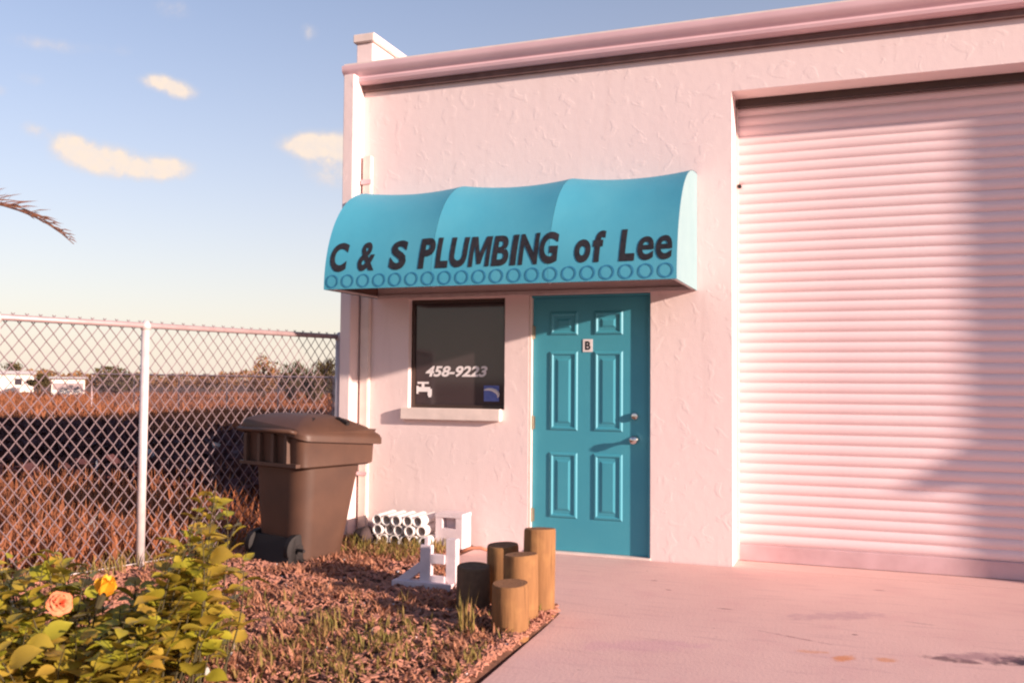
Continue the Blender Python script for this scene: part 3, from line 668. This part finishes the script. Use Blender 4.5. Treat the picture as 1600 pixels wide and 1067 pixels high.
# lid: low hip with overhang, a touch ajar towards the handle
def lidz(s, b): return .985 - .06*(-b/.45 if b < 0 else 0)
ld = MB(); SEC = []
outer = rrect(-.41, .39, -.50, .40, .10, 5)
for sc, dz in ((1.0, -.035), (1.0, 0.0), (.97, .022), (.80, .055), (.52, .080), (.2, .088)):
    SEC.append([(s*sc, (b+.04)*sc-.04, dz) for (s, b) in outer])
nn = len(outer)
for sec in SEC:
    for (s, b, dz) in sec: ld.v.append(tuple(cp_(s, b, 1.0+dz+.030*(b/.45)-.085*max(0, (s-.06)/.33))))
for i in range(len(SEC)-1):
    for k in range(nn): ld.f.append((i*nn+k, i*nn+(k+1)%nn, (i+1)*nn+(k+1)%nn, (i+1)*nn+k))
ld.f.append(tuple(range(nn-1, -1, -1))); ld.f.append(tuple((len(SEC)-1)*nn+k for k in range(nn)))
lid = ld.build('lid', BIN, K); smooth_by_angle(lid, 30)
for (s, b, rz) in ((.22, -.16, .15), (.21, .16, -1.0)):
    c = cp_(s, b, 1.022); m = MB()
    mt = Matrix.Translation(c) @ Matrix.Rotation(-th+rz, 4, 'Z') @ Matrix.Rotation(.33, 4, 'Y')
    for z_ in (-.03, .022):
        for (a, e) in ((-.055, -.018), (.055, -.018), (.055, .018), (-.055, .018)): m.v.append(tuple(mt @ Vector((a, e, z_))))
    m.f = [(0,3,2,1), (4,5,6,7), (0,1,5,4), (1,2,6,5), (2,3,7,6), (3,0,4,7)]
    m.build('lid_slot', BIND, lid)
MB().tube([cp_(-.33, .37, .955), cp_(-.33, .45, .975), cp_(.31, .45, .975), cp_(.31, .37, .955)], .016, 8).build('handle', BIN, K, smooth=True)
MB().tube([cp_(-.34, .30, .12), cp_(.32, .30, .12)], .012, 8).build('axle', BIND, K)
for s in (-.27, .205):
    wl = MB().tube([cp_(s-.03, .27, .115), cp_(s-.024, .27, .115), cp_(s+.024, .27, .115), cp_(s+.03, .27, .115)], [.10, .112, .112, .10], 20).build('wheel', BIND, K); smooth_by_angle(wl, 40)
    MB().tube([cp_(s-.034, .27, .115), cp_(s+.034, .27, .115)], .04, 12).build('hub', BIND, wl)
MB().add([cp_(s, b, z_) for (s, b, z_) in ((-.25, .30, .03), (.235, .30, .03), (.235, .395, .03), (-.25, .395, .03), (-.25, .305, .20), (.235, .305, .20), (.235, .325, .20), (-.25, .325, .20))],
         [(0,1,2,3), (7,6,5,4), (0,4,5,1), (1,5,6,2), (2,6,7,3), (3,7,4,0)]).build('foot_plate', BIND, K)

# ------------------------------------------------------------------ round timber posts at the corner of the bed
LOGS = [(.722, -1.92, .094, .505, 'tallest round timber post, at the concrete edge nearest the door'),
        (.697, -2.16, .098, .395, 'medium timber post standing between the tallest and the short front one'),
        (.738, -2.42, .099, .288, 'short front timber post with its cut top lit by sun'),
        (.485, -1.88, .096, .388, 'timber post behind the others, left of the tallest one'),
        (.375, -2.06, .098, .288, 'lowest left timber post, its colour darkened for the shade of its neighbours')]
for (x, y, r_, h_, lab) in LOGS:
    m = MB(); n_ = 20; zs = [-.06, .0, .12, h_*.5, h_-.012, h_-.003, h_]; ph = random.uniform(0, 6)
    for i, z_ in enumerate(zs):
        rr = r_*(1 if i < 4 else (.985 if i == 4 else (.955 if i == 5 else .93)))
        for k in range(n_):
            a = 2*math.pi*k/n_; q = rr*(1+.025*math.sin(3*a+ph)+.015*math.sin(5*a+2*ph+z_*5)); m.v.append((x+q*math.cos(a)+.012*z_*math.sin(ph), y+q*math.sin(a), z_+.006*math.cos(a+ph)*(i > 3)))
    for i in range(len(zs)-1):
        for k in range(n_): m.f.append((i*n_+k, i*n_+(k+1)%n_, (i+1)*n_+(k+1)%n_, (i+1)*n_+k))
    o = len(m.v); m.v.append((x, y, h_-.002)); b_ = (len(zs)-1)*n_
    for k in range(n_): m.f.append((b_+k, b_+(k+1)%n_, o))
    ob = m.build('timber_post', TIMBERSH if 'lowest' in lab else TIMBER, origin=(x, y, 0)); smooth_by_angle(ob, 45)
    tag(ob, lab, 'timber post', 'timber posts edging the bed')

# ------------------------------------------------------------------ small white wooden stand
ST = empty('wooden_stand', (-.08, -1.6, .03), 'small white wooden stand of two posts and rails in the mulch', 'stand')
def slab(name, pts, w_, t_, m=WPAINT, par=ST):
    a, b = Vector(pts[0]), Vector(pts[1]); d = (b-a).normalized(); sd = d.cross(Vector((0, 1, 0))).normalized(); up = Vector((0, 1, 0)) - d*d.y; up.normalize(); mm = MB()
    for p in (a, b):
        for (i, j) in ((-1, -1), (1, -1), (1, 1), (-1, 1)): mm.v.append(tuple(p + sd*w_/2*i + up*t_/2*j))
    mm.f = [(0,3,2,1), (4,5,6,7), (0,1,5,4), (1,2,6,5), (2,3,7,6), (3,0,4,7)]
    return mm.build(name, m, par, bevel=.003)
slab('post', [(-.155, -1.60, .0), (-.150, -1.60, .30)], .075, .05)
slab('finial', [(-.150, -1.60, .298), (-.148, -1.60, .350)], .028, .03)
slab('post', [(.02, -1.575, .0), (.02, -1.575, .345)], .07, .06)
slab('cross_rail', [(-.116, -1.605, .215), (-.017, -1.605, .215)], .06, .03)
slab('cross_rail', [(-.116, -1.605, .085), (-.017, -1.605, .085)], .045, .03)
slab('brace', [(-.36, -1.60, .035), (-.185, -1.60, .165)], .055, .04)
slab('foot', [(-.37, -1.62, .045), (.05, -1.62, .045)], .05, .10)
rp = MB().tube([(.035, -1.50, .25), (.10, -1.47, .275), (.16, -1.44, .275), (.21, -1.43, .26)], .011, 8).build('rusty_pipe', ORANGE, smooth=True)
tag(rp, 'short bent rust coloured pipe lying on the white stand', 'pipe')

# ------------------------------------------------------------------ white pipe offcuts by the wall
rows = [(0, 6, -1.20), (1, 5, -1.155), (2, 5, -1.17)]; PR = .043; c = 0
first = None
POS = ['bottom', 'middle', 'top']; NTH = ['first', 'second', 'third', 'fourth', 'fifth', 'sixth']
for (rw, n_, xs0) in rows:
    for k in range(n_):
        if first is None:
            L_ = .30; m = MB(); nn = 16
            for (yy, rr) in ((-L_/2, PR-.008), (-L_/2, PR), (L_/2, PR), (L_/2, PR-.008)):
                for a in range(nn): t = 2*math.pi*a/nn; m.v.append((rr*math.cos(t), yy, rr*math.sin(t)))
            for i in range(4):
                j = (i+1) % 4
                for a in range(nn): m.f.append((i*nn+a, i*nn+(a+1)%nn, j*nn+(a+1)%nn, j*nn+a))
            first = m.build('plastic_pipe', PVC); smooth_by_angle(first, 40); o = first
        else: o = first.copy(); COL.objects.link(o)
        o.location = (xs0+k*.089+random.gauss(0, .002), -.27+random.gauss(0, .018), .085+rw*.079); o.rotation_euler = (0, random.uniform(0, 3), random.gauss(0, .03))
        tag(o, f'short white pipe, {NTH[k]} from the left in the {POS[rw]} row of the stack', 'pipe', 'white pipe offcuts stacked by the wall')
bk = MB()                                                     # hollow white block standing beside the stack
bx0, bx1, by0, by1 = -.70, -.47, -.30, -.12
bk.box(bx0, bx1, by0, by1, .03, .19); bk.box(bx0, bx0+.055, by0+.002, by1-.002, .19, .275); bk.box(bx1-.055, bx1, by0+.002, by1-.002, .19, .275); bk.box(bx0+.055, bx1-.055, by0+.08, by1-.003, .19, .265); bk.box(bx0-.002, bx1+.002, by0-.003, by1+.002, .275, .305)
tag(bk.build('concrete_block', WPAINT), 'white hollow block standing upright beside the stacked white pipes', 'block')
sn = MB(); bm = bmesh.new(); bmesh.ops.create_icosphere(bm, subdivisions=3, radius=.085)
for v in bm.verts: v.co *= 1+.22*noise.noise(v.co*14+Vector((3, 1, 0))); v.co.z *= .9
me = bpy.data.meshes.new('dark_stone'); bm.to_mesh(me); bm.free()
o = link('dark_stone', me, STONE, smooth=True); o.location = (-1.285, -.40, .10); tag(o, 'dark rounded stone left of the stacked white pipes', 'stone')

# ------------------------------------------------------------------ flowering shrub in the foreground
RXY = Vector((math.cos(yaw), math.sin(yaw), 0)); FXY = Vector((-math.sin(yaw), math.cos(yaw), 0))
def sh(u, d, z): return Vector((CAM.x, CAM.y, 0)) + RXY*u + FXY*d + Vector((0, 0, z))
SB = sh(-1.85, 3.95, 0)
SH = empty('hibiscus_shrub', SB, 'leafy hibiscus shrub with an orange and a yellow flower in the near left corner', 'shrub')
def leaf_mesh():
    m = MB(); L = 1.0; stn = [0, .10, .24, .40, .56, .72, .87, 1.0]; wd = [.01, .20, .32, .36, .32, .23, .11, .0]
    for t, w_ in zip(stn, wd):
        zc = .10*math.sin(t*2.2) - .22*t*t
        ser = .02 if int(t*10) % 2 else 0
        m.v += [(t, -w_-ser, zc+.16*w_), (t, 0, zc-.04), (t, w_+ser, zc+.16*w_)]
    for i in range(len(stn)-1):
        for k in (0, 1): a = 3*i+k; m.f.append((a, a+3, a+4, a+1))
    return m
LM = leaf_mesh()
leaves = []; stems = MB()
def top_h(u):
    pts = [(-2.9, .60), (-2.1, .60), (-1.95, .57), (-1.8, .52), (-1.6, .53), (-1.47, .60), (-1.38, .70), (-1.28, .80), (-1.20, .86), (-1.12, .70), (-1.05, .45)]
    for (a, b), (c_, d_) in zip(pts, pts[1:]):
        if a <= u <= c_: return b+(d_-b)*(u-a)/(c_-a)
    return .4
NS = 165
for sidx in range(NS):
    u = random.uniform(-2.75, -1.18); d = random.uniform(3.35, 4.35)
    hh = top_h(u)*(random.uniform(.62, 1.0) if u > -1.7 else random.uniform(.72, 1.08))*(1 if d > 3.7 else .80)
    if -1.75 < u < -1.42 and random.random() < .35: hh *= .75
    if sidx < 34: u = random.gauss(-1.27, .075); d = random.uniform(3.72, 4.15); hh = random.uniform(.38, .93)*(1 if abs(u+1.22) < .1 else .8)
    elif sidx < 62: u = random.uniform(-2.4, -1.75); d = random.uniform(3.15, 3.45); hh = random.uniform(.30, .44)
    tip = sh(u, d, hh); b0 = sh(u*.55-1.80*.45+random.gauss(0, .07), d*.6+3.95*.4, .0) if sidx >= 34 else sh(u-.10+random.gauss(0, .04), d, .0)
    mid = b0.lerp(tip, .5) + Vector((random.gauss(0, .05), random.gauss(0, .05), .04))
    P = []
    for i in range(9):
        t = i/8; P.append(b0*(1-t)**2 + mid*2*t*(1-t) + tip*t*t)
    stems.tube(P, [.006-.0045*i/8 for i in range(9)], 5, cap=False)
    nl = random.randint(10, 16); az0 = random.uniform(0, 6)
    for i in range(nl):
        t = .28+.74*i/nl; t = min(t, 1); fi = min(int(t*8), 7); p = P[fi].lerp(P[fi+1], t*8-fi); az0 += 2.4
        sz = random.choice((random.uniform(.035, .065), random.uniform(.065, .095), random.uniform(.085, .125)))*(1.12-.45*max(0, t-.7)/.3)
        dirv = Vector((math.cos(az0), math.sin(az0), random.uniform(-.15, .75))).normalized()
        upv = Vector((random.gauss(0, .35), random.gauss(0, .35), 1)); sd = upv.cross(dirv).normalized(); upv = dirv.cross(sd)
        rot = Matrix((dirv, sd, upv)).transposed().to_4x4()
        leaves.append((Matrix.Translation(p + dirv*.012) @ rot @ Matrix.Scale(sz, 4), sz/(p-CAM).length, p))
# leafy right-hand edge leaning out over the mulch
stems.build('stem', STEM, SH, fix=False)
def vis(p):
    d = p-CAM; z_ = d.dot(FW); x = 800+1453.72*d.dot(RT)/z_; y = 533.5-1453.72*d.dot(UP)/z_; return -20 < x < 420 and 700 < y < 1090
leaves.sort(key=lambda l: -(l[1] + (.01 if vis(l[2]) and l[2].z > .22 else 0) - .004*(l[2]-CAM).length))
me = bpy.data.meshes.new('leaf'); me.from_pydata(LM.v, [], LM.f); me.materials.append(LEAF); me.polygons.foreach_set('use_smooth', [True]*len(me.polygons)); me.update()
for (mt, _, p) in leaves[:300]:
    o = bpy.data.objects.new('leaf', me); COL.objects.link(o); o.parent = SH; o.matrix_local = Matrix.Translation(-SB) @ mt
fol = MB()
for (mt, _, p) in leaves[300:]: fol.add([mt @ Vector(v) for v in LM.v], LM.f)
fo = fol.build('foliage', LEAF, SH, smooth=True, fix=False); tag(fo, kind='stuff')
def flower(c, size, m, n_, layers, face, nm):
    f_ = MB().tube([c-face*size*.55, c-face*size*.1], [size*.10, size*.16], 8).build(nm, STEM, SH); s1 = face.cross(Vector((0, 0, 1))).normalized(); s2 = s1.cross(face)
    for ly in range(layers):
        for k in range(n_):
            a = 2*math.pi*(k+ly*.5)/n_ + ly*.3; rad = s1*math.cos(a) + s2*math.sin(a); tan = face.cross(rad); mm = MB(); open_ = [.95, .62, .30][ly] if layers > 1 else .24
            NU = 6
            for i in range(NU+1):
                t = i/NU; w_ = size*.36*math.sin(math.pi*min(1, .12+.80*t))**.7
                for j in range(5):
                    s = j/2-1
                    p = c + rad*(size*.58*open_*t + size*.04) + face*(size*(.55*(1-open_)*t+.10*math.sin(t*2.5)) + size*.05*math.sin(5*s+k+3*t)*t - size*.10*s*s) + tan*s*w_
                    mm.v.append(tuple(p))
            for i in range(NU):
                for j in range(4): q = i*5+j; mm.f.append((q, q+5, q+6, q+1))
            mm.build('petal', m, f_, smooth=True, fix=False)
toC = lambda p: (CAM-p).normalized()
c1 = sh(-1.78, 3.72, .470); flower(c1, .085, PETAL, 5, 3, (toC(c1)+Vector((.25, 0, .35))).normalized(), 'flower')
c2 = sh(-1.615, 3.74, .515); flower(c2, .125, PETALY, 5, 1, Vector((.35, .1, .95)).normalized(), 'flower')
MB().tube([c1-Vector((-.02, -.05, .06)), sh(-1.72, 3.85, .40), sh(-1.74, 3.9, .2)], .004, 5).build('flower_stalk', STEM, SH); MB().tube([c2-Vector((.03, 0, .06)), sh(-1.70, 3.85, .38), sh(-1.74, 3.9, .2)], .004, 5).build('flower_stalk', STEM, SH)

# ------------------------------------------------------------------ palm at the left, only one frond reaches into view
PB = Vector((-11.9, 2.35, -.03)); PT = 3.80
PA = empty('palm_tree', PB, 'palm tree at the left edge, one frond tip reaching into view', 'tree')
MB().tube([PB, PB+Vector((.05, .02, 1.3)), PB+Vector((.0, .05, 2.8)), PB+Vector((.05, .05, PT))], [.26, .19, .17, .16], 12).build('trunk', BARK, PA, smooth=True)
pc = PB+Vector((.05, .05, PT))
def frond(az_, L, rise, drop):
    m = MB(); dv = Vector((math.cos(az_), math.sin(az_), 0)); sd = Vector((-dv.y, dv.x, 0)); P = []
    for i in range(15):
        t = i/14; P.append(pc + dv*L*t*(1-.12*t*t) + Vector((0, 0, rise*math.sin(t*1.9) - drop*t*t)))
    m.tube(P, [.03-.024*i/14 for i in range(15)], 5)
    for i in range(4, 57):
        t = i/58; k = min(int(t*14), 13); p = P[k].lerp(P[k+1], t*14-k); ll = .50*math.sin(math.pi*min(1, .18+.80*t))*random.uniform(.75, 1.1)+.08; tg = (P[k+1]-P[k]).normalized()
        for s in (-1, 1):
            e = p + (tg*.75 + sd*s*.62 + Vector((0, 0, random.uniform(-.10, .55)))).normalized()*ll; w_ = Vector((0, 0, .014)) + tg*.012
            mm = (p+e)/2 + Vector((0, 0, .02)); m.add([p-w_*.6, p+w_*.6, mm+w_, e, mm-w_], [(0, 1, 2, 4), (4, 2, 3)])
    m.build('frond', PALM, PA, fix=False)
frond(math.atan2(1.0, 2.6), 3.95, .62, .98)
for k in range(13): frond(math.atan2(1.0, 2.6)+.9+k*(2*math.pi-1.8)/12, random.uniform(2.0, 2.5), random.uniform(.5, 1.1), random.uniform(.7, 1.5))

# ------------------------------------------------------------------ far side of the lot
def at(x, y, d):                                              # bearing from where the picture was taken, used to survey the far things
    return CAM + (FW + RT*(x-800)/1453.72 - UP*(y-533.5)/1453.72)*d
def tree(name, label, base, wid, hgt, m, nleaf, tufts=False, group=None, ls=.3, trunk=.35):
    T = empty(name, base, label, 'tree', group); tk = MB(); hb = hgt*trunk
    tk.tube([base-Vector((0, 0, .05)), base+Vector((.05*wid*.1, 0, hb*.6)), base+Vector((0, 0, hgt*.75))], [wid*.05, wid*.035, wid*.012], 7)
    lob = []
    for k in range(9):
        a = k*2.4; rr = wid*.5*random.uniform(.25, .72); zc = hgt*random.uniform(trunk+.12, .86); c_ = base + Vector((math.cos(a)*rr, math.sin(a)*rr, zc)); lob.append((c_, wid*random.uniform(.16, .27), hgt*random.uniform(.11, .18)))
        tk.tube([base+Vector((0, 0, hb*.7)), base.lerp(c_, .6)+Vector((0, 0, hb*.2)), c_], [wid*.02, wid*.013, wid*.005], 5, cap=False)
    tk.build('trunk', BARK, T, smooth=True, fix=False)
    cr = MB()
    for _ in range(nleaf):
        c_, rw, rh = random.choice(lob); v = Vector((random.gauss(0, 1), random.gauss(0, 1), random.gauss(0, 1))).normalized()*random.uniform(.5, 1.08)
        p = c_ + Vector((v.x*rw, v.y*rw, v.z*rh)); s = ls*random.uniform(.5, 1.2)
        d1 = Vector((random.gauss(0, 1), random.gauss(0, 1), random.gauss(0, .7)+(1.4 if tufts else 0))).normalized()*s*(1.8 if tufts else 1); d2 = Vector((random.gauss(0, 1), random.gauss(0, 1), random.gauss(0, 1))).normalized()*s*(.25 if tufts else .5)
        cr.add([p-d1*.5, p+d2*.5, p+d1*.5, p-d2*.5], [(0, 1, 2, 3)])
    cr.build('crown', m, T, fix=False); return T
def gtree(px, py, d, w_, h_, name, label, m, nl, **kw):
    p = at(px, py, d); p.z = -.03; return tree(name, label, p, w_, h_, m, nl, **kw)
TR = 'trees along the far side of the lot'
gtree(184, 590, 58, 3.4, 2.95, 'round_tree', 'round dark tree left of the near fence post, beyond the lot', CROWN, 1500, group=TR, ls=.34, trunk=.2)
gtree(412, 590, 50, 1.9, 2.75, 'russet_tree', 'russet brown tree beyond the fence, above the rubbish cart', CROWNR, 900, group=TR, ls=.26, trunk=.2)
gtree(455, 590, 47, 1.5, 2.4, 'spiky_bush', 'spiky olive bush just right of the russet tree', CROWN, 500, group=TR, ls=.32, tufts=True, trunk=.15)
gtree(492, 590, 45, 1.8, 2.35, 'spiky_bush', 'middle one of the spiky olive bushes beyond the fence', CROWN, 600, group=TR, ls=.34, tufts=True, trunk=.15)
gtree(524, 590, 43, 1.4, 2.4, 'spiky_bush', 'spiky olive bush closest to the building corner', CROWN, 500, group=TR, ls=.32, tufts=True, trunk=.15)
gtree(268, 592, 75, 1.7, 2.1, 'russet_tree', 'small russet tree right of the near fence post', CROWNR, 500, group=TR, ls=.3, trunk=.2)
gtree(20, 590, 95, 2.2, 3.1, 'dark_tree', 'small dark tree above the white house at the left edge', CROWN, 500, group=TR, ls=.4, trunk=.3)
gtree(330, 592, 95, 5.0, 2.1, 'low_tree', 'low spreading tree on the horizon between the two russet trees', CROWNR, 800, group=TR, ls=.45, trunk=.15)
gtree(62, 592, 85, 2.6, 1.9, 'low_tree', 'low bush just right of the white house at the left edge', CROWN, 600, group=TR, ls=.4, trunk=.15)
fw_ = MB()                                                    # far woods merging into one line
for k in range(9000):
    a = R(random.uniform(-64, -26)); d = random.uniform(150, 190); hh = 1.3+1.9*(.5+.5*noise.noise(Vector((a*26, 0, 5))))+.8*noise.noise(Vector((a*90, 2, 5)))
    p = Vector((CAM.x+math.sin(a)*d, CAM.y+math.cos(a)*d, hh*random.random()**.7)); s = .8*random.uniform(.5, 1.2)
    d1 = Vector((random.gauss(0, 1), random.gauss(0, 1), random.gauss(0, 1))).normalized()*s; d2 = Vector((random.gauss(0, 1), random.gauss(0, 1), random.gauss(0, 1))).normalized()*s*.6
    fw_.add([p-d1*.5, p+d2*.5, p+d1*.5, p-d2*.5], [(0, 1, 2, 3)])
tag(fw_.build('far_woods', CROWNR, fix=False), 'low line of distant woods along the horizon', 'woods', kind='stuff')
# white house and trailer far off
def hut(name, label, cat, px, d, w_, dp, h_, roofm, roof_h, wins):
    c_ = at(px, 592, d); c_.z = -.03; rz = math.atan2(-(CAM-c_).x, (CAM-c_).y)+math.pi*0; T = empty(name, c_, label, cat)
    vdir = Vector(((CAM-c_).x, (CAM-c_).y, 0)).normalized(); sd = Vector((-vdir.y, vdir.x, 0))
    def q(s, f, z): return c_ + sd*s + vdir*f + Vector((0, 0, z))
    def bx(nm, s0, s1, f0, f1, z0, z1, m, par=T):
        return MB().add([q(s, f, z) for z in (z0, z1) for (s, f) in ((s0, f0), (s1, f0), (s1, f1), (s0, f1))], [(0,3,2,1), (4,5,6,7), (0,1,5,4), (1,2,6,5), (2,3,7,6), (3,0,4,7)]).build(nm, m, par)
    wl = bx('wall', -w_/2, w_/2, -dp, 0, 0, h_, OFFWHITE)
    for (s0, s1, z0, z1) in wins: bx('window', s0, s1, .005, .04, z0, z1, DARKW, wl)
    MB().add([q(-w_/2-.2, .3, h_+.004), q(w_/2+.2, .3, h_+.004), q(w_/2+.2, -dp-.3, h_+.004), q(-w_/2-.2, -dp-.3, h_+.004), q(-w_/2-.2, -dp/2, h_+roof_h), q(w_/2+.2, -dp/2, h_+roof_h)],
             [(3,2,1,0), (0,1,5,4), (2,3,4,5), (1,2,5), (3,0,4)]).build('roof', roofm, T)
    return T, bx
hut('white_house', 'small white house far away at the left edge behind the fence', 'house', 12, 88, 4.4, 5, 1.7, OFFWHITE, .35, ((-1.6, -1.0, .7, 1.3), (.6, 1.2, .7, 1.3)))
T_, bx_ = hut('white_trailer', 'white trailer with a grey window band parked beyond the lot', 'trailer', 107, 62, 2.0, 2.2, 1.35, OFFWHITE, .12, ())
bx_('window_band', -.92, .92, .005, .03, .62, 1.05, ROOFG)
bx_('skirt', -1.02, 1.02, .008, .05, .0, .28, GUTTER)
# low far fence with rails
FF = empty('far_fence', (-19, 19.8, 0), 'low pale rail fence on the far side of the lot', 'fence')
a_, b_ = Vector((-24.8, 20.4, 0)), Vector((-11.0, 18.5, 0))
for k in range(7):
    p = a_.lerp(b_, k/6); MB().tube([p-Vector((0, 0, .05)), p+Vector((0, 0, 1.50))], .03, 8).build('post', RAILM, FF)
MB().tube([a_+Vector((0, 0, 1.52)), b_+Vector((0, 0, 1.43))], .03, 8).build('rail', RAILM, FF)
wf = MB(); dvf = (b_-a_); Lf = dvf.length; dvf.normalize()
for k in range(150):
    t0 = Lf*k/150
    for sg in (1, -1):
        t1_ = t0 + sg*.8
        if 0 <= t1_ <= Lf: wf.tube([a_+dvf*t0+Vector((0, .03*sg, .05)), a_+dvf*t1_+Vector((0, .03*sg, 1.43))], .006, 3, cap=False)
tag(wf.build('wire_mesh', WIRE, FF, fix=False), kind='stuff')
